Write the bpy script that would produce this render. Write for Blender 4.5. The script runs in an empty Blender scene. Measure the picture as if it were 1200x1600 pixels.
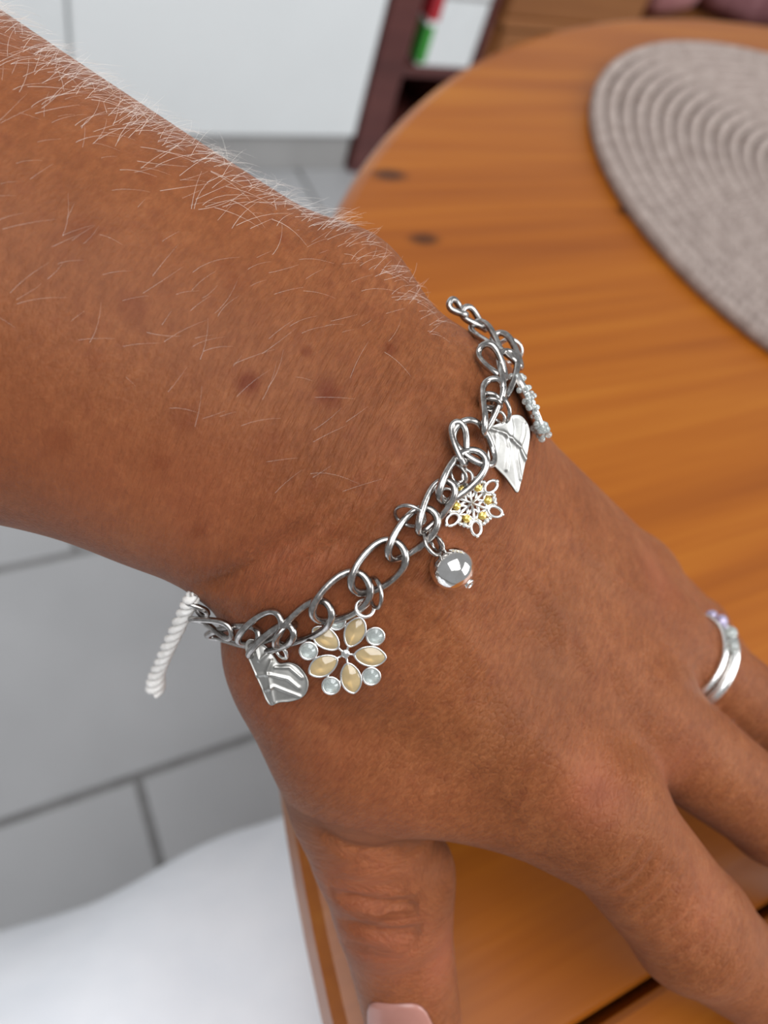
import bpy, bmesh, math, random
import numpy as np
from mathutils import Vector, Matrix

random.seed(7)
rng = np.random.default_rng(11)
scene = bpy.context.scene
COL = scene.collection

# ------------------------------------------------------------------ camera
F = 1200.0                       # focal length in pixels of the 1200 x 1600 frame
PITCH, ROLL = math.radians(52.646), math.radians(25.56)
TABLE_Z = 0.75
CAM = np.array([0.0, 0.0, TABLE_Z + 0.1842])
_c, _s, _cp, _sp = math.cos(ROLL), math.sin(ROLL), math.cos(PITCH), math.sin(PITCH)
_right = np.array([1, 0, 0.0]); _up = np.array([0, _sp, _cp]); _fwd = np.array([0, _cp, -_sp])
_R = _c * _right + _s * _up
_U = -_s * _right + _c * _up
def _turn(v):                    # room axes: x runs along the floor joints
    k = math.sqrt(0.5)
    return np.array([(v[0] + v[1]) * k, (-v[0] + v[1]) * k, v[2]])
AX, AU, AZ = _turn(_R), _turn(_U), _turn(_fwd)     # camera right, up, forward in the room
MC = np.stack([AX, -AU, AZ], 0)                    # rows: image right, image down, forward
def to_world(P):                                   # hand frame (mm, origin at lens) -> room (m)
    P = np.asarray(P, float)
    return P * 0.001 @ MC + CAM
def dir_world(D):
    return np.asarray(D, float) @ MC
def ray(px, py):
    return np.array([(px - 600) / F, (py - 800) / F, 1.0])
def on_plane(px, py, z):                           # room point at height z
    d = ray(px, py) @ MC
    return CAM + d * ((z - CAM[2]) / d[2])

cam_d = bpy.data.cameras.new('camera')
cam = bpy.data.objects.new('camera', cam_d); COL.objects.link(cam)
m4 = Matrix.Identity(4)
for i in range(3):
    m4[i][0], m4[i][1], m4[i][2], m4[i][3] = AX[i], AU[i], -AZ[i], CAM[i]
cam.matrix_world = m4
cam_d.sensor_fit = 'HORIZONTAL'; cam_d.sensor_width = 36; cam_d.lens = 36
cam_d.clip_start = 0.01; cam_d.clip_end = 50
cam_d.dof.use_dof = True
cam_d.dof.focus_distance = 0.106
cam_d.dof.aperture_fstop = 19.0
scene.camera = cam

# ------------------------------------------------------------------ light
world = bpy.data.worlds.new('room_light'); scene.world = world
world.use_nodes = True
bg = world.node_tree.nodes['Background']
bg.inputs[0].default_value = (0.95, 0.97, 1.0, 1)
bg.inputs[1].default_value = 0.33
def area(name, loc, target, sx, sy, power, col):
    l = bpy.data.lights.new(name, 'AREA'); l.shape = 'RECTANGLE'; l.size = sx; l.size_y = sy
    l.energy = power; l.color = col
    o = bpy.data.objects.new(name, l); COL.objects.link(o)
    o.location = loc
    o.rotation_euler = (Vector(target) - Vector(loc)).to_track_quat('-Z', 'Y').to_euler()
    return o
area('window_daylight', (1.75, -1.15, 1.95), (0.1, 0.3, 0.7), 1.8, 1.4, 44, (0.95, 0.98, 1.0))
area('ceiling_light', (-0.4, -0.4, 2.6), (-0.4, -0.4, 0.0), 1.8, 1.8, 46, (0.97, 0.98, 1.0))
scene.view_settings.view_transform = 'Standard'
scene.view_settings.look = 'None'
scene.view_settings.exposure = 0.0
scene.view_settings.gamma = 1.0
scene.view_settings.use_curve_mapping = False

# ------------------------------------------------------------------ materials
def mat(name):
    m = bpy.data.materials.new(name); m.use_nodes = True
    nt = m.node_tree
    return m, nt, nt.nodes['Principled BSDF']
def N(nt, typ, **kw):
    n = nt.nodes.new(typ)
    for k, v in kw.items():
        if k in n.inputs: n.inputs[k].default_value = v
        else: setattr(n, k, v)
    return n
def L(nt, a, b): nt.links.new(a, b)
def ramp(nt, stops):
    r = nt.nodes.new('ShaderNodeValToRGB')
    e = r.color_ramp.elements
    while len(e) < len(stops): e.new(0.5)
    for el, (p, c) in zip(e, stops): el.position = p; el.color = (*c, 1)
    return r
def mixc(nt, a, b, fac, mode='MIX'):
    n = nt.nodes.new('ShaderNodeMix'); n.data_type = 'RGBA'; n.blend_type = mode
    for sock, v in ((n.inputs[6], a), (n.inputs[7], b), (n.inputs[0], fac)):
        if hasattr(v, 'is_linked'): L(nt, v, sock)
        elif isinstance(v, tuple): sock.default_value = (*v, 1)
        else: sock.default_value = v
    return n.outputs[2]
def mth(nt, op, a, b=None):
    n = nt.nodes.new('ShaderNodeMath'); n.operation = op
    for i, v in enumerate((a, b)):
        if v is None: continue
        if hasattr(v, 'is_linked'): L(nt, v, n.inputs[i])
        else: n.inputs[i].default_value = v
    return n.outputs[0]
def srgb(r, g, b):
    f = lambda c: c / 12.92 if c <= 0.04045 else ((c + 0.055) / 1.055) ** 2.4
    return tuple(f(x / 255) for x in (r, g, b))
def noise_mat(name, c1, c2, scale=20, rough=0.5, metal=0.0, bump=0.0, stretch=(1, 1, 1), spec=0.5):
    m, nt, p = mat(name)
    tc = N(nt, 'ShaderNodeTexCoord'); mp = N(nt, 'ShaderNodeMapping'); mp.inputs['Scale'].default_value = stretch
    L(nt, tc.outputs['Object'], mp.inputs[0])
    no = N(nt, 'ShaderNodeTexNoise', Scale=scale, Detail=5.0)
    L(nt, mp.outputs[0], no.inputs['Vector'])
    r = ramp(nt, [(0.3, c1), (0.7, c2)])
    L(nt, no.outputs[0], r.inputs[0]); L(nt, r.outputs[0], p.inputs['Base Color'])
    p.inputs['Roughness'].default_value = rough; p.inputs['Metallic'].default_value = metal
    p.inputs['Specular IOR Level'].default_value = spec
    if bump:
        b = N(nt, 'ShaderNodeBump', Strength=1.0, Distance=bump)
        L(nt, no.outputs[0], b.inputs['Height']); L(nt, b.outputs[0], p.inputs['Normal'])
    return m

def skin_material():
    m, nt, p = mat('skin')
    at = N(nt, 'ShaderNodeAttribute', attribute_name='skin_coord')      # x along limb, y across, z depth, mm
    mk = N(nt, 'ShaderNodeAttribute', attribute_name='skin_mask')       # r mole, g red, b darker brown/vein
    dv = N(nt, 'ShaderNodeAttribute', attribute_name='skin_detail')     # r transverse crease, g fine mesh
    def vec(sx, sy, sz):
        mp = N(nt, 'ShaderNodeMapping'); mp.inputs['Scale'].default_value = (sx, sy, sz)
        L(nt, at.outputs['Vector'], mp.inputs[0]); return mp.outputs[0]
    def noise(v, scale, det=4.0, rgh=0.55, dist=0.0):
        n = N(nt, 'ShaderNodeTexNoise', Scale=scale, Detail=det, Roughness=rgh, Distortion=dist)
        L(nt, v, n.inputs['Vector']); return n.outputs[0]
    big = noise(vec(1, 1, 1), 0.07, 3)
    mid = noise(vec(1, 1, 1), 0.33, 4, 0.6)
    fine = noise(vec(1.3, 0.8, 1), 1.6, 3, 0.6)
    base = ramp(nt, [(0.3, (0.165, 0.048, 0.0145)), (0.5, (0.22, 0.070, 0.023)), (0.7, (0.285, 0.102, 0.038))])
    mixn = mth(nt, 'ADD', mth(nt, 'MULTIPLY', big, 0.45), mth(nt, 'ADD', mth(nt, 'MULTIPLY', mid, 0.35), mth(nt, 'MULTIPLY', fine, 0.2)))
    L(nt, mixn, base.inputs[0])
    tex = noise(vec(1.0, 0.35, 0.35), 1.5, 4, 0.65, 0.15)
    tr = ramp(nt, [(0.38, (0.80, 0.74, 0.70)), (0.62, (1.12, 1.13, 1.14))]); L(nt, tex, tr.inputs[0])
    # freckles
    fr = ramp(nt, [(0.56, (0, 0, 0)), (0.68, (1, 1, 1))]); L(nt, noise(vec(1, 1, 1), 0.42, 2, 0.4), fr.inputs[0])
    col = mixc(nt, base.outputs[0], (0.18, 0.05, 0.018), mth(nt, 'MULTIPLY', fr.outputs[0], 0.42))
    col = mixc(nt, col, tr.outputs[0], 0.75, 'MULTIPLY')
    sep = N(nt, 'ShaderNodeSeparateColor'); L(nt, mk.outputs['Color'], sep.inputs[0])
    col = mixc(nt, col, (0.33, 0.095, 0.048), mth(nt, 'MULTIPLY', sep.outputs[1], 0.6))
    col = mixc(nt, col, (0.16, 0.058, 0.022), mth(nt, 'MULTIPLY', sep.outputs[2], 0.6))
    mo = mth(nt, 'MULTIPLY', sep.outputs[0], mth(nt, 'ADD', 0.65, mth(nt, 'MULTIPLY', fine, 0.5)))
    col = mixc(nt, col, (0.12, 0.022, 0.006), mo)
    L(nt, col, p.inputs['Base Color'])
    p.inputs['Subsurface Weight'].default_value = 0.35
    p.inputs['Subsurface Radius'].default_value = (1.0, 0.38, 0.2)
    p.inputs['Subsurface Scale'].default_value = 0.0016
    p.inputs['Roughness'].default_value = 0.5
    p.inputs['Specular IOR Level'].default_value = 0.16
    p.inputs['Sheen Weight'].default_value = 0.05
    p.inputs['Sheen Roughness'].default_value = 0.35
    p.inputs['Sheen Tint'].default_value = (1, 0.9, 0.88, 1)
    # relief
    ds = N(nt, 'ShaderNodeSeparateColor'); L(nt, dv.outputs['Color'], ds.inputs[0])
    lines = noise(vec(1.0, 0.07, 0.07), 1.0, 5, 0.65, 0.2)
    lines2 = noise(vec(1.0, 0.22, 0.22), 2.6, 3, 0.6, 0.2)
    vo = N(nt, 'ShaderNodeTexVoronoi', feature='DISTANCE_TO_EDGE', Scale=1.05); L(nt, vec(1.2, 0.75, 0.8), vo.inputs['Vector'])
    cell = N(nt, 'ShaderNodeMapRange'); cell.inputs[2].default_value = 0.22; L(nt, vo.outputs[0], cell.inputs[0])
    cell.inputs[1].default_value = 0.0; cell.inputs[2].default_value = 0.22
    h = mth(nt, 'MULTIPLY', lines, ds.outputs[0])
    h = mth(nt, 'ADD', h, mth(nt, 'MULTIPLY', lines2, mth(nt, 'MULTIPLY', ds.outputs[0], 0.45)))
    h = mth(nt, 'ADD', h, mth(nt, 'MULTIPLY', cell.outputs[0], mth(nt, 'MULTIPLY', ds.outputs[1], 0.13)))
    h = mth(nt, 'ADD', h, mth(nt, 'MULTIPLY', fine, 0.25))
    h = mth(nt, 'ADD', h, mth(nt, 'MULTIPLY', mid, 0.12))
    b = N(nt, 'ShaderNodeBump', Strength=1.0, Distance=0.00048); L(nt, h, b.inputs['Height'])
    L(nt, b.outputs[0], p.inputs['Normal'])
    return m

def metal_material(name, c1, c2, rough, scale):
    m, nt, p = mat(name)
    tc = N(nt, 'ShaderNodeTexCoord')
    no = N(nt, 'ShaderNodeTexNoise', Scale=scale, Detail=5.0, Roughness=0.6); L(nt, tc.outputs['Object'], no.inputs['Vector'])
    r = ramp(nt, [(0.35, c1), (0.65, c2)]); L(nt, no.outputs[0], r.inputs[0]); L(nt, r.outputs[0], p.inputs['Base Color'])
    p.inputs['Metallic'].default_value = 1
    mr = N(nt, 'ShaderNodeMapRange'); L(nt, no.outputs[0], mr.inputs[0])
    mr.inputs[3].default_value = rough * 1.4; mr.inputs[4].default_value = rough * 0.7
    L(nt, mr.outputs[0], p.inputs['Roughness'])
    b = N(nt, 'ShaderNodeBump', Strength=0.4, Distance=0.00005); L(nt, no.outputs[0], b.inputs['Height']); L(nt, b.outputs[0], p.inputs['Normal'])
    return m

def wood_material(name, dark, mid, light, rough=0.3, scale=1.0, knots=(), coat=0.3):
    m, nt, p = mat(name)
    tc = N(nt, 'ShaderNodeTexCoord')
    def vec(sx, sy, sz):
        mp = N(nt, 'ShaderNodeMapping'); mp.inputs['Scale'].default_value = (sx * scale, sy * scale, sz * scale)
        L(nt, tc.outputs['Object'], mp.inputs[0]); return mp.outputs[0]
    def noise(v, s, d=4.0, r=0.5, di=0.0):
        n = N(nt, 'ShaderNodeTexNoise', Scale=s, Detail=d, Roughness=r, Distortion=di); L(nt, v, n.inputs['Vector']); return n.outputs[0]
    g1 = noise(vec(2.2, 42, 42), 1.0, 3, 0.5, 0.6)
    g2 = noise(vec(6, 190, 190), 1.0, 3, 0.6, 0.2)
    big = noise(vec(2, 7, 7), 1.0, 2)
    v = mth(nt, 'ADD', mth(nt, 'MULTIPLY', g1, 0.45), mth(nt, 'ADD', mth(nt, 'MULTIPLY', g2, 0.3), mth(nt, 'MULTIPLY', big, 0.25)))
    r = ramp(nt, [(0.28, dark), (0.5, mid), (0.70, light)]); L(nt, v, r.inputs[0])
    col = r.outputs[0]
    if knots:
        geo = N(nt, 'ShaderNodeNewGeometry')
        for kx, ky, kz, rx, ry in knots:
            mp = N(nt, 'ShaderNodeMapping'); mp.vector_type = 'POINT'
            mp.inputs['Location'].default_value = (-kx / rx, -ky / ry, -kz / 0.02); mp.inputs['Scale'].default_value = (1 / rx, 1 / ry, 1 / 0.02)
            L(nt, geo.outputs['Position'], mp.inputs[0])
            ln = N(nt, 'ShaderNodeVectorMath', operation='LENGTH'); L(nt, mp.outputs[0], ln.inputs[0])
            k = ramp(nt, [(0.35, (1, 1, 1)), (1.0, (0, 0, 0))]); L(nt, mth(nt, 'ADD', ln.outputs['Value'], mth(nt, 'MULTIPLY', mth(nt, 'SUBTRACT', g1, 0.5), 0.5)), k.inputs[0])
            col = mixc(nt, col, tuple(x * 0.22 for x in dark), mth(nt, 'MULTIPLY', k.outputs[0], 0.85))
    L(nt, col, p.inputs['Base Color'])
    p.inputs['Roughness'].default_value = rough
    p.inputs['Specular IOR Level'].default_value = 0.35
    p.inputs['Coat Weight'].default_value = coat; p.inputs['Coat Roughness'].default_value = 0.22
    b = N(nt, 'ShaderNodeBump', Strength=0.25, Distance=0.0006); L(nt, g2, b.inputs['Height']); L(nt, b.outputs[0], p.inputs['Normal'])
    return m

def gem_material(name, col, rough=0.08, trans=0.5, metal=0.0):
    m, nt, p = mat(name)
    tc = N(nt, 'ShaderNodeTexCoord')
    no = N(nt, 'ShaderNodeTexNoise', Scale=600.0, Detail=2.0); L(nt, tc.outputs['Object'], no.inputs['Vector'])
    r = ramp(nt, [(0.3, tuple(c * 0.75 for c in col)), (0.7, col)]); L(nt, no.outputs[0], r.inputs[0])
    L(nt, r.outputs[0], p.inputs['Base Color'])
    p.inputs['Roughness'].default_value = rough; p.inputs['Metallic'].default_value = metal
    p.inputs['Transmission Weight'].default_value = trans
    p.inputs['IOR'].default_value = 1.6
    p.inputs['Coat Weight'].default_value = 0.6; p.inputs['Coat Roughness'].default_value = 0.04
    return m

M = {}
M['skin'] = skin_material()
M['nail'] = noise_mat('nail', (0.30, 0.125, 0.095), (0.38, 0.175, 0.14), 120, 0.28)
M['hair'], _nt, _p = mat('fine_hair')
_tc = N(_nt, 'ShaderNodeTexCoord'); _no = N(_nt, 'ShaderNodeTexNoise', Scale=300.0); L(_nt, _tc.outputs['Object'], _no.inputs['Vector'])
_r = ramp(_nt, [(0.3, (0.85, 0.78, 0.7)), (0.7, (0.97, 0.94, 0.9))]); L(_nt, _no.outputs[0], _r.inputs[0]); L(_nt, _r.outputs[0], _p.inputs['Base Color'])
_p.inputs['Roughness'].default_value = 0.4
M['steel'] = metal_material('tarnished_steel', (0.27, 0.25, 0.235), (0.58, 0.56, 0.54), 0.22, 900)
M['silver'] = metal_material('bright_silver', (0.72, 0.70, 0.67), (0.92, 0.91, 0.89), 0.24, 700)
M['satin'] = metal_material('satin_silver', (0.36, 0.35, 0.33), (0.50, 0.49, 0.46), 0.40, 400)
M['ball'] = metal_material('polished_silver', (0.80, 0.78, 0.75), (0.93, 0.92, 0.90), 0.09, 500)
M['gem_clear'] = gem_material('clear_crystal', (0.86, 0.92, 0.89), 0.04, 0.7, 0.0)
M['gem_yellow'] = gem_material('champagne_crystal', (0.90, 0.70, 0.38), 0.07, 0.6, 0.0)
M['gem_gold'] = gem_material('gold_crystal', (0.80, 0.56, 0.10), 0.08, 0.2, 0.5)
M['gem_violet'] = gem_material('violet_crystal', (0.62, 0.55, 0.78), 0.06, 0.3, 0.3)
M['cord'] = noise_mat('white_cord', (0.72, 0.70, 0.66), (0.92, 0.90, 0.87), 900, 0.8, bump=0.0002)
M['pine'] = wood_material('varnished_pine', (0.19, 0.042, 0.002), (0.30, 0.083, 0.0045), (0.40, 0.138, 0.011), 0.36, coat=0.1, knots=[(*on_plane(608, 273, TABLE_Z), 0.011, 0.006), (*on_plane(663, 374, TABLE_Z), 0.009, 0.005), (*on_plane(975, 330, TABLE_Z), 0.006, 0.004)])
M['pine_edge'] = wood_material('pine_edge', (0.42, 0.15, 0.03), (0.55, 0.22, 0.05), (0.66, 0.32, 0.09), 0.3, knots=())
M['brown_wood'] = wood_material('brown_wood', (0.20, 0.075, 0.024), (0.30, 0.115, 0.036), (0.38, 0.16, 0.055), 0.45, knots=(), coat=0.1)
M['dark_wood'] = wood_material('dark_red_wood', (0.07, 0.018, 0.016), (0.11, 0.03, 0.026), (0.15, 0.045, 0.036), 0.32, knots=(), coat=0.4)
M['mat'] = noise_mat('braided_mat', (0.25, 0.195, 0.17), (0.38, 0.31, 0.275), 160, 0.85, bump=0.0005)
M['tile'] = noise_mat('floor_tile', (0.39, 0.39, 0.395), (0.45, 0.45, 0.455), 6, 0.4)
M['grout'] = noise_mat('grout', (0.20, 0.195, 0.19), (0.27, 0.265, 0.26), 60, 0.9)
M['wall'] = noise_mat('painted_wall', (0.62, 0.61, 0.59), (0.68, 0.67, 0.65), 4, 0.8)
M['white'] = noise_mat('white_lacquer', (0.82, 0.84, 0.84), (0.88, 0.90, 0.90), 3, 0.3)
M['plinth'] = noise_mat('grey_plinth', (0.36, 0.35, 0.34), (0.42, 0.41, 0.40), 8, 0.5)
M['trousers'] = noise_mat('white_cotton', (0.84, 0.87, 0.92), (0.90, 0.92, 0.96), 40, 0.9, bump=0.001)
M['carton'] = noise_mat('white_carton', (0.78, 0.80, 0.80), (0.86, 0.88, 0.88), 10, 0.35)
M['red_print'] = noise_mat('red_print', (0.42, 0.02, 0.03), (0.52, 0.03, 0.04), 20, 0.4)
M['green_print'] = noise_mat('green_print', (0.04, 0.25, 0.035), (0.06, 0.36, 0.05), 20, 0.4)
M['cushion_pink'] = noise_mat('pink_cloth', (0.34, 0.13, 0.13), (0.46, 0.2, 0.19), 30, 0.9, bump=0.002)
M['cushion'] = noise_mat('mauve_cloth', (0.16, 0.05, 0.055), (0.30, 0.13, 0.14), 30, 0.9, bump=0.002)

# ------------------------------------------------------------------ object helpers
def empty(name, loc, label=None, cat=None, group=None):
    o = bpy.data.objects.new(name, None); COL.objects.link(o); o.location = loc
    o.empty_display_size = 0.02
    tag(o, label, cat, group); return o
def tag(o, label=None, cat=None, group=None, kind=None):
    if label: o['label'] = label
    if cat: o['category'] = cat
    if group: o['group'] = group
    if kind: o['kind'] = kind
    return o
def base_of(o):
    v = Vector((0, 0, 0))
    while o is not None: v += o.location; o = o.parent
    return v
def mesh_obj(name, V, Fc, m, parent=None, smooth=True, origin=None):
    """V in room metres; the object's origin is the middle of its vertices unless given."""
    V = np.asarray(V, float)
    o0 = np.asarray(origin, float) if origin is not None else V.mean(0)
    me = bpy.data.meshes.new(name)
    me.from_pydata((V - o0).tolist(), [], [tuple(int(i) for i in f) for f in Fc])
    me.materials.append(m)
    if smooth: me.polygons.foreach_set('use_smooth', [True] * len(me.polygons))
    me.update()
    o = bpy.data.objects.new(name, me); COL.objects.link(o)
    if parent is not None:
        o.parent = parent; o.location = Vector(o0) - base_of(parent)
    else: o.location = o0
    return o
def box_vf(lo, hi):
    x0, y0, z0 = lo; x1, y1, z1 = hi
    V = [(x0, y0, z0), (x1, y0, z0), (x1, y1, z0), (x0, y1, z0), (x0, y0, z1), (x1, y0, z1), (x1, y1, z1), (x0, y1, z1)]
    Fc = [(0, 3, 2, 1), (4, 5, 6, 7), (0, 1, 5, 4), (1, 2, 6, 5), (2, 3, 7, 6), (3, 0, 4, 7)]
    return V, Fc
def bevel_box(name, lo, hi, m, parent=None, bev=0.003):
    V, Fc = box_vf(lo, hi)
    bm = bmesh.new(); vs = [bm.verts.new(v) for v in V]
    for f in Fc: bm.faces.new([vs[i] for i in f])
    bmesh.ops.bevel(bm, geom=bm.edges[:], offset=bev, segments=2, profile=0.5, affect='EDGES')
    V = [v.co[:] for v in bm.verts]; bm.verts.index_update()
    Fc = [[v.index for v in f.verts] for f in bm.faces]; bm.free()
    return mesh_obj(name, V, Fc, m, parent, smooth=False)
def tube_vf(C, r, ns=10, closed=False, frame=None, rz=None):
    """tube along points C; r scalar or per point."""
    C = np.asarray(C, float); n = len(C)
    r = np.full(n, r) if np.isscalar(r) else np.asarray(r, float)
    T = np.roll(C, -1, 0) - np.roll(C, 1, 0) if closed else np.gradient(C, axis=0)
    T /= np.linalg.norm(T, axis=1)[:, None] + 1e-12
    a = np.array([0.31, 0.52, 0.79]) if frame is None else np.asarray(frame, float)
    u = a - T[0] * (a @ T[0]); u /= np.linalg.norm(u)
    Us = [u]
    for i in range(1, n):
        u = Us[-1] - T[i] * (Us[-1] @ T[i]); Us.append(u / np.linalg.norm(u))
    Us = np.array(Us); W = np.cross(T, Us)
    if closed:   # undo the twist that is left after one turn
        u = Us[-1] - T[0] * (Us[-1] @ T[0]); ang = math.atan2(u @ W[0], u @ Us[0])
        th = -ang * np.arange(n) / n
        Us, W = Us * np.cos(th)[:, None] + W * np.sin(th)[:, None], W * np.cos(th)[:, None] - Us * np.sin(th)[:, None]
    ph = np.arange(ns) * 2 * math.pi / ns
    V = C[:, None] + r[:, None, None] * (np.cos(ph)[None, :, None] * Us[:, None] + np.sin(ph)[None, :, None] * W[:, None])
    V = V.reshape(-1, 3); Fc = []
    for i in range(n if closed else n - 1):
        j = (i + 1) % n
        for k in range(ns):
            l = (k + 1) % ns
            Fc.append((i * ns + k, j * ns + k, j * ns + l, i * ns + l)[::-1])
    if not closed:
        Fc.append(tuple(range(ns))); Fc.append(tuple(range((n - 1) * ns, n * ns))[::-1])
    return V, Fc
def smooth_path(P, n=40):
    """Catmull-Rom through points."""
    P = np.asarray(P, float); Q = np.vstack([2 * P[0] - P[1], P, 2 * P[-1] - P[-2]])
    t = np.linspace(0, len(P) - 1 - 1e-9, n); i = t.astype(int); f = (t - i)[:, None]
    a, b, c, d = Q[i], Q[i + 1], Q[i + 2], Q[i + 3]
    return 0.5 * (2 * b + (c - a) * f + (2 * a - 5 * b + 4 * c - d) * f ** 2 + (3 * b - a - 3 * c + d) * f ** 3)
def join_vf(parts):
    V, Fc, n = [], [], 0
    for v, f in parts:
        v = np.asarray(v); V.append(v); Fc += [tuple(i + n for i in q) for q in f]; n += len(v)
    return np.vstack(V), Fc
def sphere_vf(c, r, nu=14, nv=9, squash=None):
    V, Fc = [], []
    for j in range(nv + 1):
        th = math.pi * j / nv
        for i in range(nu):
            ph = 2 * math.pi * i / nu
            V.append((math.sin(th) * math.cos(ph), math.sin(th) * math.sin(ph), math.cos(th)))
    V = np.array(V) * r
    if squash is not None: V = V @ np.asarray(squash)
    for j in range(nv):
        for i in range(nu):
            k = (i + 1) % nu
            Fc.append((j * nu + i, (j + 1) * nu + i, (j + 1) * nu + k, j * nu + k))
    return V + np.asarray(c), Fc

#@@STRUCTURE
# ------------------------------------------------------------------ floor, wall
TS = 0.305
JX, JY = 0.067, 0.242            # a joint of the floor along x and along y
V, Fc = box_vf((-2.2, -2.2, -0.03), (3.2, 1.9, -0.004))
floor = mesh_obj('floor', V, Fc, M['grout'], smooth=False); tag(floor, 'pale grey tiled floor with darker grey joints', None, None, 'structure')
g = 0.009
tile_mesh = None
for r in range(-5, 6):
    for c in range(-6, 10):
        x = JX + (c + (0.5 if r % 2 == 0 else 0.0)) * TS + TS / 2
        y = JY + r * TS + TS / 2
        if not (-1.5 < x < 2.9 and -1.3 < y < 1.75): continue
        if tile_mesh is None:
            o = bevel_box('tile', (x - TS / 2 + g / 2, y - TS / 2 + g / 2, -0.012), (x + TS / 2 - g / 2, y + TS / 2 - g / 2, 0.0), M['tile'], floor, 0.0015)
            tile_mesh = o.data
        else:
            o = bpy.data.objects.new('tile', tile_mesh); COL.objects.link(o); o.parent = floor
            o.location = Vector((x, y, -0.006)) - floor.location
V, Fc = box_vf((-2.2, 1.9, -0.03), (3.2, 2.0, 2.5))
tag(mesh_obj('wall_back', V, Fc, M['wall'], smooth=False), 'plain painted wall behind the white cabinet', None, None, 'structure')

# ------------------------------------------------------------------ white cabinet along the wall
CY = 1.33
cab = empty('cabinet', (-0.1, CY + 0.25, 0.0), 'white lacquered cabinet with flat doors and grey plinth by the wall', 'cabinet')
bevel_box('body', (-1.3, CY + 0.02, 0.08), (0.783, CY + 0.48, 1.5), M['white'], cab)
bevel_box('plinth', (-1.3, CY + 0.015, 0.0), (0.783, CY + 0.46, 0.08), M['plinth'], cab)
for x0, x1 in ((-1.3, -0.86), (-0.86, -0.31), (-0.31, 0.235), (0.235, 0.783)):
    d = bevel_box('door', (x0 + 0.003, CY, 0.085), (x1 - 0.003, CY + 0.02, 1.48), M['white'], cab, 0.002)
    xk = x1 - 0.05
    Vh, Fh = tube_vf(smooth_path([(xk, CY, 0.95), (xk, CY - 0.028, 0.955), (xk, CY - 0.03, 1.0), (xk, CY - 0.03, 1.1), (xk, CY - 0.028, 1.145), (xk, CY, 1.15)], 20), 0.005, 8)
    mesh_obj('handle', Vh, Fh, M['steel'], d)

# ------------------------------------------------------------------ round table in two halves
TCX, TCY, TR, TT = 0.540, -0.068, 0.505, 0.022
SEAM = -0.037
table = empty('round_table', (TCX, TCY, 0.0), 'round varnished orange pine table with a straight seam across the top', 'table')
def half_disc(sign):
    y0 = SEAM + sign * 0.0009
    a0 = math.asin((y0 - TCY) / TR)
    a1 = math.pi - a0
    if sign < 0: a0, a1 = a1, a0 + 2 * math.pi
    ang = np.linspace(a0, a1, 120)
    prof = [(-0.006, TABLE_Z), (-0.0022, TABLE_Z - 0.0012), (0.0, TABLE_Z - 0.005), (0.0, TABLE_Z - TT + 0.006), (-0.005, TABLE_Z - TT)]
    out = np.stack([TCX + TR * np.cos(ang), TCY + TR * np.sin(ang)], 1)
    # outline moved inward for every step of the rounded edge
    cen = np.array([TCX, TCY])
    V, Fc = [], []
    n = len(ang)
    for k, (din, z) in enumerate(prof):
        p = cen + (out - cen) * (TR + din) / TR
        if sign > 0: p[:, 1] = np.maximum(p[:, 1], y0 + (0.0016 if k in (0, 4) else 0.0004 if k == 1 else 0))
        else: p[:, 1] = np.minimum(p[:, 1], y0 - (0.0016 if k in (0, 4) else 0.0004 if k == 1 else 0))
        V += [(a, b, z) for a, b in p]
    for k in range(len(prof) - 1):
        for i in range(n):
            j = (i + 1) % n
            Fc.append((k * n + i, (k + 1) * n + i, (k + 1) * n + j, k * n + j))
    Fc.append(tuple(range(n))); Fc.append(tuple(range((len(prof) - 1) * n, len(prof) * n))[::-1])
    return V, Fc
for s in (1, -1):
    V, Fc = half_disc(s)
    o = mesh_obj('tabletop_half', V, Fc, M['pine'], table, smooth=False)
bevel_box('seam_batten', (TCX - 0.478, SEAM - 0.03, TABLE_Z - TT - 0.012), (TCX + 0.478, SEAM + 0.03, TABLE_Z - TT), M['pine'], table, 0.001)
# apron, column and feet
ang = np.linspace(0, 2 * math.pi, 64, endpoint=False)
C = np.stack([TCX + 0.40 * np.cos(ang), TCY + 0.40 * np.sin(ang), np.full(64, TABLE_Z - TT - 0.04)], 1)
V = []; Fc = []
for rr, z in ((0.445, TABLE_Z - TT - 0.012), (0.445, TABLE_Z - TT - 0.075), (0.425, TABLE_Z - TT - 0.075), (0.425, TABLE_Z - TT - 0.012)):
    V += [(TCX + rr * math.cos(a), TCY + rr * math.sin(a), z) for a in ang]
for k in range(4):
    for i in range(64):
        j = (i + 1) % 64; l = (k + 1) % 4
        Fc.append((k * 64 + i, l * 64 + i, l * 64 + j, k * 64 + j))
mesh_obj('apron', V, Fc, M['pine'], table)
for a in (45, 135, 225, 315):
    ca, sa = math.cos(math.radians(a)), math.sin(math.radians(a))
    x, y = TCX + 0.36 * ca, TCY + 0.36 * sa
    zz = np.array([0.0, 0.02, 0.06, 0.1, 0.3, 0.5, 0.58, 0.6, 0.62, 0.64, TABLE_Z - TT])
    rr = np.array([0.016, 0.02, 0.02, 0.017, 0.022, 0.028, 0.03, 0.022, 0.032, 0.036, 0.036])
    V, Fc = tube_vf(np.stack([np.full(11, x), np.full(11, y), zz], 1), rr, 20)
    mesh_obj('leg', V, Fc, M['pine'], table)

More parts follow.
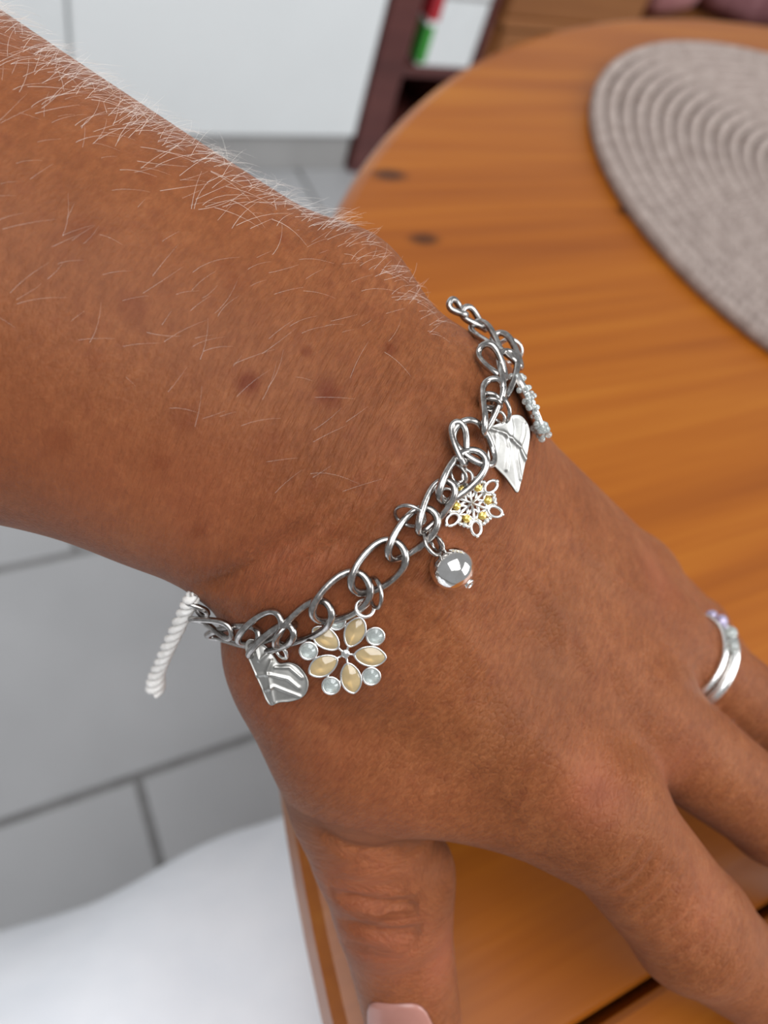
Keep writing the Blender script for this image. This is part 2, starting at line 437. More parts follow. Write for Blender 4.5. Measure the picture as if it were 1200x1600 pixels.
# ------------------------------------------------------------------ placemat of braided rings
MX, MY, MR = 0.467, 0.208, 0.18
pm = empty('placemat', (MX, MY, TABLE_Z), 'round beige placemat coiled from braided cord on the table', 'placemat')
NR = 22; pitch = MR / (NR + 0.35)
for k in range(NR):
    r0 = MR - pitch * (k + 0.5)
    nb = max(10, int(2 * math.pi * r0 / 0.0044)); ns = nb * 6
    t = np.arange(ns) * 2 * math.pi / ns
    ph = 2 * math.pi * nb * t / (2 * math.pi)
    sect = 10; V = []; Fc = []
    zc = TABLE_Z + 0.0028
    for q in range(sect):
        f = 2 * math.pi * q / sect
        side = math.cos(f)
        # two strands that cross over: ribs run slantwise over the ring
        rib = 0.5 + 0.5 * np.cos(ph + (1.9 if side > 0 else -1.9) * abs(side) * 1.2 + (0 if side > 0 else math.pi))
        a = pitch * 0.5 * (0.80 + 0.18 * rib); b = 0.0046 * (0.74 + 0.36 * rib)
        rr = r0 + a * side
        z = zc + b * math.sin(f)
        V.append(np.stack([MX + rr * np.cos(t), MY + rr * np.sin(t), np.maximum(z, TABLE_Z + 0.0003)], 1))
    V = np.stack(V, 1).reshape(-1, 3)
    for i in range(ns):
        j = (i + 1) % ns
        for q in range(sect):
            l = (q + 1) % sect
            Fc.append((i * sect + q, j * sect + q, j * sect + l, i * sect + l))
    mesh_obj('braid_ring', V, Fc, M['mat'], pm)

# ------------------------------------------------------------------ dark shelf with a carton, low brown chest beside it
SY = 1.33
sh = empty('open_shelf', (0.92, SY + 0.2, 0.0), 'dark red-brown wooden open shelf between white cabinet and brown chest', 'shelf')
bevel_box('side_panel', (0.79, SY, 0.0), (0.855, SY + 0.42, 1.1), M['dark_wood'], sh, 0.004)
bevel_box('side_panel', (1.02, SY + 0.02, 0.0), (1.04, SY + 0.42, 1.1), M['dark_wood'], sh, 0.004)
bevel_box('back_panel', (0.855, SY + 0.39, 0.0), (1.02, SY + 0.41, 1.1), M['dark_wood'], sh)
for z in (0.04, 0.205, 0.62, 1.08):
    bevel_box('shelf_board', (0.855, SY + 0.01, z), (1.02, SY + 0.39, z + 0.02), M['dark_wood'], sh)
ct = empty('carton', (0.95, SY + 0.1, 0.2255), 'white carton with red and green print standing in the dark shelf', 'carton')
cx0, cx1, cy0, cy1, cz0, cz1 = 0.886, 1.012, SY + 0.015, SY + 0.2, 0.2255, 0.50
bevel_box('box', (cx0, cy0, cz0), (cx1, cy1, cz1), M['carton'], ct, 0.003)
bevel_box('flap', (cx0 + 0.02, cy0 - 0.0015, cz0 + 0.125), (cx1 - 0.004, cy0 + 0.001, cz0 + 0.133), M['plinth'], ct, 0.0003)
bevel_box('green_stripe', (cx0 - 0.0006, cy0 - 0.001, cz0 + 0.006), (cx0 + 0.018, cy0 + 0.05, cz0 + 0.075), M['green_print'], ct, 0.0003)
bevel_box('red_stripe', (cx0 - 0.0006, cy0 - 0.001, cz0 + 0.085), (cx0 + 0.022, cy0 + 0.05, cz0 + 0.25), M['red_print'], ct, 0.0003)
ch = empty('low_chest', (1.6, SY + 0.2, 0.0), 'low brown wooden chest with two drawers, right of the dark shelf', 'chest')
bevel_box('body', (1.045, SY + 0.02, 0.04), (2.3, SY + 0.44, 0.315), M['brown_wood'], ch, 0.004)
bevel_box('lid', (1.043, SY - 0.005, 0.315), (2.31, SY + 0.45, 0.335), M['brown_wood'], ch, 0.004)
for x0, x1 in ((1.055, 1.71), (1.72, 2.29)):
    d = bevel_box('drawer_front', (x0, SY, 0.06), (x1, SY + 0.02, 0.31), M['brown_wood'], ch, 0.003)
    Vk, Fk = sphere_vf(((x0 + x1) / 2, SY - 0.012, 0.21), 0.015)
    mesh_obj('knob', Vk, Fk, M['dark_wood'], d)
ub = empty('wooden_box', (1.215, SY + 0.22, 0.335), 'brown wooden box standing on the left end of the low chest', 'box')
bevel_box('body', (1.045, SY + 0.0, 0.3355), (1.385, SY + 0.44, 0.45), M['brown_wood'], ub, 0.004)
bevel_box('lid', (1.043, SY - 0.004, 0.45), (1.387, SY + 0.444, 0.475), M['brown_wood'], ub, 0.004)
bevel_box('plinth', (1.06, SY + 0.04, 0.0), (2.28, SY + 0.42, 0.04), M['dark_wood'], ch)
def cushion(x, y, w, m, label, seed):
    r = np.random.default_rng(seed)
    V, Fc = sphere_vf((0, 0, 0), 1.0, 32, 20)
    V = np.array(V)
    p = np.sign(V) * np.abs(V) ** np.array([0.55, 0.55, 0.8])
    p = p * np.array([w / 2, 0.15, 0.075])
    p[:, 2] += 0.006 * np.sin(V[:, 0] * 7 + r.random() * 6) * np.cos(V[:, 1] * 5)
    p[:, 2] -= p[:, 2].min()
    o = mesh_obj('cushion', p + np.array([x, y, 0.3355]), Fc, m)
    tag(o, label, 'cushion')
cushion(1.49, SY + 0.16, 0.16, M['cushion_pink'], 'dusty pink cushion lying on the low brown chest', 1)
cushion(1.80, SY + 0.17, 0.36, M['cushion'], 'dark maroon cushion lying on the low brown chest', 2)

# ------------------------------------------------------------------ the arm and hand: one continuous surface
# All sizes in mm in the hand frame (x image right, y image down, z away from the lens); H(px, py, z) is a joint.
def H(px, py, z): return ray(px, py) * z
def smin(a, b, k):
    h = np.clip(0.5 + 0.5 * (b - a) / k, 0, 1)
    return b * (1 - h) + a * h - k * h * (1 - h)
def cone(P, a, b, ra, rb):                       # rounded cone
    ba = b - a; l2 = ba @ ba; rr = ra - rb; a2 = l2 - rr * rr; il2 = 1.0 / l2
    pa = P - a; y = pa @ ba; z = y - l2
    q = pa * l2 - y[:, None] * ba; x2 = (q * q).sum(1)
    y2 = y * y * l2; z2 = z * z * l2
    k = np.sign(rr) * rr * rr * x2
    d = (np.sqrt(x2 * a2 * il2) + y * rr) * il2 - ra
    c1 = np.sign(z) * a2 * z2 > k; c2 = np.sign(y) * a2 * y2 < k
    d = np.where(c2, np.sqrt(x2 + y2) * il2 - ra, d)
    d = np.where(c1, np.sqrt(x2 + z2) * il2 - rb, d)
    return d
def ellipsoid(P, c, axes, rad):
    q = (P - c) @ np.asarray(axes).T
    k0 = np.linalg.norm(q / rad, axis=1); k1 = np.linalg.norm(q / np.square(rad), axis=1)
    return k0 * (k0 - 1) / np.maximum(k1, 1e-9)
# forearm: sections across an axis
FA0 = H(520, 720, 121.0)
FA = H(520, 720, 121.0) - H(0, 455, 118.0); FA /= np.linalg.norm(FA)
_l = np.array([0.45, -0.89, 0.18]); FL = _l - FA * (_l @ FA); FL /= np.linalg.norm(FL)      # towards the little-finger side
FN = np.cross(FA, FL); FN = FN if FN[2] < 0 else -FN                                        # towards the lens
_u = np.array([-310, -150, -90, -58, -29, -20, -10, 0, 10, 22, 34.])
_up = np.array([44, 43, 39.5, 36.2, 33.6, 33.0, 31.6, 28.6, 26.5, 25, 24.])
_lo = np.array([44, 43, 39.5, 36.2, 29.4, 28.6, 27.4, 26, 25, 24, 22.])
_hh = np.array([38, 37, 33, 29.5, 25.5, 24, 22.5, 20.5, 19, 17.5, 15.])
def curve(x, xs, ys):                            # smooth interpolation of a table
    m = np.gradient(ys, xs); i = np.clip(np.searchsorted(xs, x) - 1, 0, len(xs) - 2)
    h = xs[i + 1] - xs[i]; t = np.clip((x - xs[i]) / h, 0, 1)
    return (2 * t**3 - 3 * t**2 + 1) * ys[i] + (t**3 - 2 * t**2 + t) * h * m[i] + (-2 * t**3 + 3 * t**2) * ys[i + 1] + (t**3 - t**2) * h * m[i + 1]
def forearm(P):
    q = P - FA0
    u, l, n = q @ FA, q @ FL, q @ FN
    up, lo, hh = curve(u, _u, _up), curve(u, _u, _lo), curve(u, _u, _hh)
    c, w = (up - lo) / 2, (up + lo) / 2
    x, y = (l - c) / w, n / hh
    k0 = np.sqrt(x * x + y * y); k1 = np.sqrt((x / w) ** 2 + (y / hh) ** 2)
    d = np.where(k0 > 1e-6, k0 * (k0 - 1) / np.maximum(k1, 1e-9), -hh)
    # rounded ends
    e = np.maximum(-300 - u, u - 26)
    return -smin(-d, -e, 14.0)
# joints
J = {
 'thumb': [H(462, 1018, 127), H(548, 1250, 136), H(614, 1418, 139.5), H(652, 1625, 143.5)],
 'index': [H(930, 1262, 132), H(1079, 1446, 143), H(1215, 1560, 156), H(1300, 1630, 170)],
 'middle': [H(985, 1105, 145), H(1210, 1276, 157), H(1340, 1385, 175), H(1390, 1450, 190)],
 'ring': [H(1003, 985, 155), H(1200, 1120, 168), H(1310, 1225, 187), H(1345, 1290, 202)],
 'little': [H(985, 905, 165), H(1085, 985, 184), H(1150, 1060, 201), H(1175, 1110, 213)],
}
RAD = {
 'thumb': [11.0, 10.2, 10.3, 8.6],
 'index': [10.9, 10.9, 8.3, 7.0],
 'middle': [10.6, 9.0, 8.2, 7.0],
 'ring': [10.0, 8.6, 7.8, 6.8],
 'little': [9.0, 7.6, 6.8, 6.0],
}
CARP = {'index': (H(500, 890, 121), 13.5), 'middle': (H(585, 800, 122), 14.5), 'ring': (H(645, 705, 125), 13), 'little': (H(672, 640, 131), 10.0)}
def finger(P, n, k=3.0):
    j, r = J[n], RAD[n]
    d = cone(P, j[0], j[1], r[0], r[1])
    mid = (j[0] + j[1]) / 2
    for i in (1, 2):
        d = smin(d, cone(P, j[i], j[i + 1], r[i], r[i + 1]), k)
    return d
def sdf(P):
    P = np.asarray(P, float)
    d = forearm(P)
    palm = None
    for n in ('index', 'middle', 'ring', 'little'):
        c, r = CARP[n]
        e = cone(P, c, J[n][0], r, RAD[n][0] * 1.02)
        palm = e if palm is None else smin(palm, e, 9.0)
    # flesh of the palm below the bones, towards the table
    palm = smin(palm, cone(P, H(560, 860, 133), H(930, 1140, 152), 13, 11), 10.0)
    palm = smin(palm, cone(P, H(650, 740, 138), H(930, 960, 166), 12, 10), 10.0)
    # muscle between thumb and forefinger
    palm = smin(palm, cone(P, H(490, 1040, 126), H(640, 1178, 129), 11.5, 10.5), 8.0)
    palm = smin(palm, cone(P, H(560, 1172, 129), H(850, 1262, 134), 10.5, 8.6), 7.0)
    d = smin(d, palm, 12.0)
    th = cone(P, J['thumb'][0], J['thumb'][1], 11.0, RAD['thumb'][1])
    t2 = finger(P, 'thumb', 2.5)
    t2 = smin(cone(P, J['thumb'][1], J['thumb'][2], RAD['thumb'][1], RAD['thumb'][2]), cone(P, J['thumb'][2], J['thumb'][3], RAD['thumb'][2], RAD['thumb'][3]), 2.5)
    t2 = smin(t2, cone(P, H(575, 1330, 137), H(640, 1360, 138), 8.6, 8.0), 4.0)
    d = smin(d, th, 7.0)
    d = smin(d, t2, 3.2)
    fg = None
    for n in ('index', 'middle', 'ring', 'little'):
        e = finger(P, n)
        fg = e if fg is None else smin(fg, e, 1.6)
    d = smin(d, fg, 4.5)
    # knuckles
    for n, r in (('index', 8.5), ('middle', 8.3), ('ring', 7.8), ('little', 7)):
        c = J[n][0] * (1 - 4.4 / J[n][0][2])
        d = smin(d, np.linalg.norm(P - c, axis=1) - r, 4.0)
    # head of the ulna
    d = smin(d, ellipsoid(P, H(552, 455, 118), np.eye(3), np.array([7., 7., 7.])), 10.0)
    return d
def grad(P, f=None, e=0.15):
    f = f or sdf
    k = np.array([[1, -1, -1], [-1, -1, 1], [-1, 1, -1], [1, 1, 1.]])
    return sum(q * f(P + q * e)[:, None] for q in k) / (4 * e)
def hit(px, py):
    """first point of the arm seen through a pixel, or the nearest miss; with the outward normal."""
    px = np.atleast_1d(np.asarray(px, float)); py = np.atleast_1d(np.asarray(py, float))
    D = np.stack([(px - 600) / F, (py - 800) / F, np.ones_like(px)], 1)
    Ln = np.linalg.norm(D, axis=1); t = np.full(len(px), 70.0); best = np.full(len(px), 1e9); tb = t.copy(); live = np.ones(len(px), bool)
    for _ in range(60):
        d = sdf(D * t[:, None])
        imp = live & (d < best); best[imp] = d[imp]; tb[imp] = t[imp]
        live &= (d > 0.01) & (t < 260)
        t = np.where(live, t + np.maximum(d, 0.02) * 0.7 / Ln, t)
    P = D * tb[:, None]; G = grad(P); G /= np.linalg.norm(G, axis=1)[:, None]
    return P, G, best

def surface_nets(f, lo, hi, h):
    n = np.ceil((np.array(hi) - lo) / h).astype(int) + 1
    ax = [lo[i] + h * np.arange(n[i]) for i in range(3)]
    cs = 5                                       # coarse pass first, fine samples only near the surface
    cx = [np.arange(0, n[i] + cs, cs) for i in range(3)]
    cg = np.stack(np.meshgrid(*[lo[i] + h * cx[i] for i in range(3)], indexing='ij'), -1)
    cv = f(cg.reshape(-1, 3)).reshape(cg.shape[:3])
    up = [np.clip(np.rint(np.arange(n[i]) / cs).astype(int), 0, len(cx[i]) - 1) for i in range(3)]
    vol = cv[np.ix_(*up)].copy()
    nr = np.argwhere(np.abs(vol) < cs * h * 0.87 + 3.0)
    vol[nr[:, 0], nr[:, 1], nr[:, 2]] = f(nr * h + np.asarray(lo))
    s = vol < 0
    corners = [(i, j, k) for i in (0, 1) for j in (0, 1) for k in (0, 1)]
    sl = lambda a, c: a[c[0]:n[0] - 1 + c[0], c[1]:n[1] - 1 + c[1], c[2]:n[2] - 1 + c[2]]
    cnt = sum(sl(s, c).astype(int) for c in corners)
    act = (cnt > 0) & (cnt < 8)
    idx = -np.ones(act.shape, int); ii = np.argwhere(act); idx[act] = np.arange(len(ii))
    acc = np.zeros((len(ii), 3)); w = np.zeros(len(ii))
    for a in corners:
        for x in range(3):
            if a[x]: continue
            b = list(a); b[x] = 1
            va = sl(vol, a)[act]; vb = sl(vol, b)[act]; m = (va < 0) != (vb < 0)
            t = np.where(m, va / np.where(m, va - vb, 1), 0)
            p = np.tile(np.array(a, float), (len(ii), 1)); p[:, x] += t
            acc[m] += p[m]; w[m] += 1
    V = (ii + acc / w[:, None]) * h + lo
    Q = []
    for x in range(3):
        y, z = (x + 1) % 3, (x + 2) % 3
        a = s; b = np.roll(s, -1, x)
        m = a != b
        sub = [slice(1, n[i] - 1) for i in range(3)]; sub[x] = slice(0, n[x] - 1)
        e = np.argwhere(m[tuple(sub)]) + np.array([q.start for q in sub])
        def at(dy, dz):
            c = e.copy(); c[:, y] += dy; c[:, z] += dz; return idx[c[:, 0], c[:, 1], c[:, 2]]
        q = np.stack([at(-1, -1), at(0, -1), at(0, 0), at(-1, 0)], 1)
        ins = s[e[:, 0], e[:, 1], e[:, 2]]
        q[~ins] = q[~ins][:, ::-1]
        Q.append(q)
    return V, np.vstack(Q)
def subdivide(V, Q):
    n = len(V)
    E = np.sort(np.stack([Q, np.roll(Q, -1, 1)], -1).reshape(-1, 2), 1)
    U, inv = np.unique(E, axis=0, return_inverse=True); inv = inv.reshape(-1, 4)
    mid = (V[U[:, 0]] + V[U[:, 1]]) / 2; cen = V[Q].mean(1)
    e = inv + n; c = np.arange(len(Q)) + n + len(U)
    R = []
    for k in range(4):
        R.append(np.stack([Q[:, k], e[:, k], c, e[:, (k + 3) % 4]], 1))
    return np.vstack([V, mid, cen]), np.vstack(R)
def project(V, it=3):
    for _ in range(it):
        d = sdf(V); G = grad(V); g2 = np.maximum((G * G).sum(1), 0.2)
        V = V - np.clip(d / g2, -2, 2)[:, None] * G
    return V
LO, HI = np.array([-300., -190., 60.]), np.array([190., 185., 232.])
VH, QH = surface_nets(sdf, LO, HI, 2.0)
VH = project(VH, 3)
VH, QH = subdivide(VH, QH)
VH = project(VH, 1)
NH = grad(VH); NH /= np.linalg.norm(NH, axis=1)[:, None]

# folds, tendons and veins: gentle displacement along lines laid on the skin
def seg_dist(V, L_):
    d = np.full(len(V), 1e9); s = np.zeros(len(V))
    lo, hi = L_.min(0) - 6, L_.max(0) + 6
    m = np.where(((V > lo) & (V < hi)).all(1))[0]
    v = V[m]; dm = d[m]; sm = s[m]
    for i in range(len(L_) - 1):
        a, b = L_[i], L_[i + 1]; ab = b - a
        t = np.clip((v - a) @ ab / max(ab @ ab, 1e-9), 0, 1)
        q = np.linalg.norm(v - a - t[:, None] * ab, axis=1)
        k = q < dm; dm[k] = q[k]; sm[k] = (i + t[k]) / (len(L_) - 1)
    d[m] = dm; s[m] = sm
    return d, s
FOLDS = [  # points, width mm, depth mm (negative: groove)
 ([(306, 924), (345, 908), (395, 885), (440, 852), (480, 815)], 1.2, -1.5),
 ([(330, 932), (420, 905), (500, 862), (560, 815)], 0.9, -0.8),
 ([(420, 880), (500, 820), (570, 760), (610, 715)], 0.8, -0.7),
 ([(470, 885), (540, 835), (600, 780), (650, 720)], 0.8, -0.7),
 ([(520, 880), (580, 835), (640, 780), (680, 730)], 0.8, -0.6),
 ([(380, 880), (450, 825), (520, 765)], 0.8, -0.6),
 # thumb joint folds
 ([(520, 1402), (560, 1410), (610, 1418), (655, 1416)], 1.2, -1.5),
 ([(530, 1442), (575, 1455), (620, 1462), (660, 1458)], 1.1, -1.2),
 ([(545, 1430), (600, 1440), (650, 1438)], 0.9, 0.45),
 ([(515, 1375), (570, 1385), (640, 1385)], 0.9, -0.4),
 ([(540, 1478), (600, 1488), (650, 1480)], 0.8, -0.5),
 ([(490, 1290), (540, 1325), (600, 1332), (640, 1312)], 1.3, -1.0),
 # tendons and veins on the back of the hand
 ([(640, 900), (760, 1040), (860, 1170), (915, 1240)], 2.6, 0.5),
 ([(760, 820), (870, 950), (960, 1070)], 2.2, 0.45),
 ([(830, 760), (920, 860), (1000, 940)], 1.9, 0.5),
 ([(820, 870), (870, 960), (880, 1040), (850, 1110)], 1.7, 0.45),
 ([(800, 1000), (850, 1010), (880, 1020)], 2.0, -0.35),
 ([(930, 1000), (955, 1060), (975, 1110)], 2.2, -0.5),
 ([(905, 850), (965, 910), (1030, 945)], 1.6, 0.45),
]
for i in range(9):                                # forefinger middle-joint wrinkles
    t = i / 8; cx, cy = 985 + 150 * t, 1352 + 125 * t
    k = 62 if 2 <= i <= 6 else 46
    FOLDS.append(([(cx - k * 0.75, cy + k * 0.62), (cx - 8, cy + 12), (cx + k * 0.62, cy - k * 0.82)], 0.95, -0.75 if i % 2 else -0.45))
for i in range(4):
    t = i / 3; cx, cy = 800 + 70 * t, 1240 + 60 * t
    FOLDS.append(([(cx - 30, cy + 45), (cx, cy), (cx + 35, cy - 40)], 1.0, -0.16))
for i in range(3):                                # middle finger base
    cx, cy = 1100 + 30 * i, 1190 + 26 * i
    FOLDS.append(([(cx - 40, cy + 45), (cx, cy), (cx + 30, cy - 45)], 1.1, -0.14))
disp = np.zeros(len(VH))
_pp = [smooth_path([(a, b, 0) for a, b in f[0]], 24) for f in FOLDS]
_hp = hit(np.concatenate(_pp)[:, 0], np.concatenate(_pp)[:, 1])[0].reshape(len(FOLDS), 24, 3)
for (pts, w, a), LP in zip(FOLDS, _hp):
    d, s = seg_dist(VH, LP)
    fade = np.clip(np.minimum(s, 1 - s) * 5, 0, 1) ** 0.7
    disp += a * np.exp(-(d / w) ** 2) * fade
VH = VH + NH * disp[:, None]
# coordinates and masks for the skin material
q = VH - FA0
HD = H(985, 1105, 145) - H(585, 800, 122); HD /= np.linalg.norm(HD)
HLt = FL - HD * (FL @ HD); HLt /= np.linalg.norm(HLt); HNt = np.cross(HD, HLt)
w = np.clip((q @ FA) / 30 - 0.1, 0, 1)[:, None]; w = w * w * (3 - 2 * w)
SK = (1 - w) * np.stack([q @ FA, q @ FL, q @ FN], 1) + w * np.stack([q @ HD, q @ HLt, q @ HNt], 1)
def thumb_frame():
    d = J['thumb'][3] - J['thumb'][1]; d /= np.linalg.norm(d)
    l = np.array([1., 0, 0]); l -= d * (l @ d); l /= np.linalg.norm(l); return d, l, np.cross(d, l)
td, tl, tn = thumb_frame()
dth = cone(VH, J['thumb'][1], J['thumb'][2], 10.5, 10.5); dth = np.minimum(dth, cone(VH, J['thumb'][2], J['thumb'][3], 10.5, 9))
wt = np.clip(1 - dth / 3, 0, 1)[:, None]
qt = VH - J['thumb'][1]
SK = SK * (1 - wt) + wt * np.stack([qt @ td + 60, qt @ tl, qt @ tn], 1)
mask = np.zeros((len(VH), 4)); mask[:, 3] = 1
BLOBS = []
def blob(px, py, r, ch, amt=1.0, ex=1.0): BLOBS.append((px, py, r, ch, amt, ex))
for px, py, r, a in ((387, 598, 1.45, 1), (512, 614, 1.55, 0.9), (519, 628, 1.0, 0.6), (610, 545, 0.95, 0.8), (478, 549, 0.8, 0.65), (350, 415, 0.9, 0.35), (380, 280, 1.0, 0.4),
                     (290, 655, 1.6, 0.35), (420, 695, 2.0, 0.3), (310, 830, 1.1, 0.45), (365, 440, 1.5, 0.3), (235, 280, 1.2, 0.35), (205, 480, 1.6, 0.3), (440, 372, 0.9, 0.4), (130, 360, 1.7, 0.35),
                     (565, 420, 0.8, 0.35), (665, 600, 0.6, 0.3), (150, 560, 1.4, 0.3), (90, 690, 1.8, 0.3), (250, 720, 1.3, 0.35), (930, 1240, 1.6, 0.25), (895, 1000, 1.4, 0.3)):
    blob(px, py, r * 1.1, 0, a, 2.5)
for px, py, r, a in ((300, 800, 12, .55), (150, 760, 12, .5), (450, 900, 10, .7), (420, 1080, 9, .6), (600, 1280, 10, .35), (560, 1400, 8, .7), (600, 1490, 9, .8), (690, 1500, 6, .9), (930, 1240, 6, .8), (1050, 1200, 7, .4),
                     (420, 1000, 9, .6), (1030, 900, 6, .6), (60, 700, 12, .4), (1100, 1430, 7, .4), (560, 1050, 8, .35), (640, 780, 8, .3), (500, 1180, 9, .4)):
    blob(px, py, r, 1, a)
for px, py, r, a in ((120, 330, 30, .55), (300, 480, 26, .55), (60, 600, 26, .45), (440, 620, 18, .35), (880, 960, 6, .7), (860, 1050, 7, .7), (800, 1130, 7, .4), (930, 900, 6, .4), (700, 700, 9, .35), (650, 560, 9, .3), (480, 500, 12, .3), (990, 1320, 6, .35), (1090, 1090, 6, .3)):  # broad patches darken the forearm, small ones the wrist and hand
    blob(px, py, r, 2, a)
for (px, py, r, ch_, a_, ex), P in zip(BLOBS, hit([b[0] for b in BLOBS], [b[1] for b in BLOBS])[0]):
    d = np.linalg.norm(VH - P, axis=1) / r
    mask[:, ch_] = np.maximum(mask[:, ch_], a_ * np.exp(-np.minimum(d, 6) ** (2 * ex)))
# where the skin is creased: across the wrist, over the hand, on the joints
detail = np.zeros((len(VH), 4)); detail[:, 3] = 1
u = q @ FA
wr = np.exp(-((u - 6) / 22.0) ** 2)
detail[:, 0] = 0.16 + 1.5 * wr + 0.35 * np.clip(u / 50, 0, 1)
detail[:, 1] = 0.32 + 0.75 * np.clip((u - 10) / 30, 0, 1)
for n in ('index', 'middle', 'ring'):
    d = np.linalg.norm(VH - J[n][1], axis=1); detail[:, 0] += 0.8 * np.exp(-(d / 14) ** 2)
d = np.linalg.norm(VH - J['thumb'][2], axis=1); detail[:, 0] += 0.1 * np.exp(-(d / 13) ** 2)

person = empty('person', (-0.35, 0.0, 0.0), 'person in white trousers, bare left arm with bracelet, hand resting on the pine table', 'person')
body = mesh_obj('arm_and_hand', to_world(VH), QH[:, ::-1] if False else QH, M['skin'], person)
tag(body, 'brown freckled left forearm and hand seen from the back')
for nm, arr, typ in (('skin_coord', SK, 'FLOAT_VECTOR'),):
    a = body.data.attributes.new(nm, typ, 'POINT'); a.data.foreach_set('vector', arr.astype(np.float32).ravel())
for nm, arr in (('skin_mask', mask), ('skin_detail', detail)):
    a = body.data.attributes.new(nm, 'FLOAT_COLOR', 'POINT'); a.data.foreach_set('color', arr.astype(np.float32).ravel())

# thumbnail
def nail(name, j, dirv, width, length, start):
    d = J[j][3] - J[j][2]; d /= np.linalg.norm(d)
    n = dirv - d * (dirv @ d); n /= np.linalg.norm(n); s = np.cross(d, n)
    V, Fc = [], []; nu, nv = 15, 14
    for a in range(nv):
        t = a / (nv - 1)
        for b in range(nu):
            x = (b / (nu - 1) * 2 - 1)
            wd = width * (1 - 0.25 * max(0, 0.35 - t) ** 1.2 * 2 - 0.12 * max(0, t - 0.75))
            yy = start + length * (t + (-0.22 * (1 - x ** 4) * (1 - t)) + 0.14 * (1 - x * x) * t)
            c = J[j][2] + d * yy
            th = x * 0.92
            r = RAD[j][2] + (RAD[j][3] - RAD[j][2]) * yy / np.linalg.norm(J[j][3] - J[j][2])
            # flattened over the back of the tip
            V.append(c + s * (wd * math.sin(th) / math.sin(0.92)) + n * (r + 0.25 - wd * 0.42 * (1 - math.cos(th)) * 1.6))
    for a in range(nv - 1):
        for b in range(nu - 1):
            k = a * nu + b; Fc.append((k, k + 1, k + nu + 1, k + nu))
    V = np.array(V); m = len(V)
    V = np.vstack([V, V - n * 0.5]); Fc += [tuple(i + m for i in f[::-1]) for f in Fc]
    rim = [i for i in range(nu)] + [nu * (k + 1) - 1 for k in range(1, nv)] + [m - 1 - i for i in range(1, nu)] + [nu * k for k in range(nv - 2, 0, -1)]
    for i in range(len(rim)):
        a, b = rim[i], rim[(i + 1) % len(rim)]; Fc.append((a, a + m, b + m, b))
    return mesh_obj(name, to_world(V), Fc, M['nail'], person)
nail('thumbnail', 'thumb', np.array([-0.25, 0.0, -1.0]), 6.2, 13.0, 14.0)

for _n, _w, _d in (('index', 5.2, (0.15, -0.35, -1.0)), ('middle', 5.2, (0.25, -0.45, -1.0)), ('ring', 5.0, (0.3, -0.5, -1.0)), ('little', 4.4, (0.35, -0.55, -1.0))):
    nail('fingernail', _n, np.array(_d), _w, 10.0, np.linalg.norm(J[_n][3] - J[_n][2]) - 5.5)
# fine pale hair on the forearm
def hairs():
    roots, spec = [], []
    edge = np.array([(-520, -290), (-250, -140), (-40, -25), (0, 5), (50, 45), (110, 95), (190, 150), (250, 185), (330, 225), (400, 265), (470, 305), (540, 350), (590, 395), (640, 440), (690, 490)], float)
    sl = np.concatenate([[0], np.cumsum(np.linalg.norm(np.diff(edge, axis=0), axis=1))]); sl /= sl[-1]
    def along(n, dmin, dmax, tmin=0.0, tmax=1.0, power=1.0):
        t = tmin + (tmax - tmin) * rng.random(n)
        p = np.stack([np.interp(t, sl, edge[:, 0]), np.interp(t, sl, edge[:, 1])], 1)
        nrm = np.array([-0.50, 0.86])
        return p + nrm * (dmin + (dmax - dmin) * rng.random(n) ** power)[:, None], t
    out = []
    for n, d0, d1, pw, ln, tmin, tmax, lift, rad in ((620, -6, 40, 1, (2.5, 6), 0, 0.86, 0.60, 0.020), (90, -6, 40, 1, (2, 4.5), 0.84, 1, 0.5, 0.016), (300, 0, 110, 1.3, (4.5, 9.5), 0, 0.82, 0.30, 0.022), (240, 60, 420, 1.2, (3, 7), 0.05, 1, 0.12, 0.013)):
        p, t = along(n, d0, d1, tmin, tmax, pw)
        P, G, b = hit(p[:, 0], p[:, 1])
        ok = b < 0.4
        for a, g_, tt in zip(P[ok], G[ok], t[ok]):
            # lies across the arm towards its upper edge, swept towards the hand near the wrist
            tw_ = max(0.0, (tt - 0.4)) 
            base = np.array([0.62, -0.72, 0.05]) * (1 - tw_) + np.array([0.95, -0.22, 0.1]) * tw_
            base = base + rng.normal(0, 0.28, 3)
            base -= g_ * (base @ g_); base /= np.linalg.norm(base)
            side = np.cross(base, g_); l = rng.uniform(*ln); lf = lift * rng.uniform(0.5, 1.6); cv = rng.normal(0.25, 0.5)
            k = np.linspace(0, 1, 7)
            C = a - g_ * 0.15 + base * (l * k)[:, None] + g_ * (l * lf * (k - 0.45 * k * k))[:, None] + side * (l * cv * k * k * 0.5)[:, None]
            out.append(tube_vf(C, rad * (1 - 0.75 * k), 3))
    return join_vf(out)
hv, hf = hairs()
tag(mesh_obj('arm_hair', to_world(hv), hf, M['hair'], person), 'fine pale hairs along the forearm', kind='stuff')


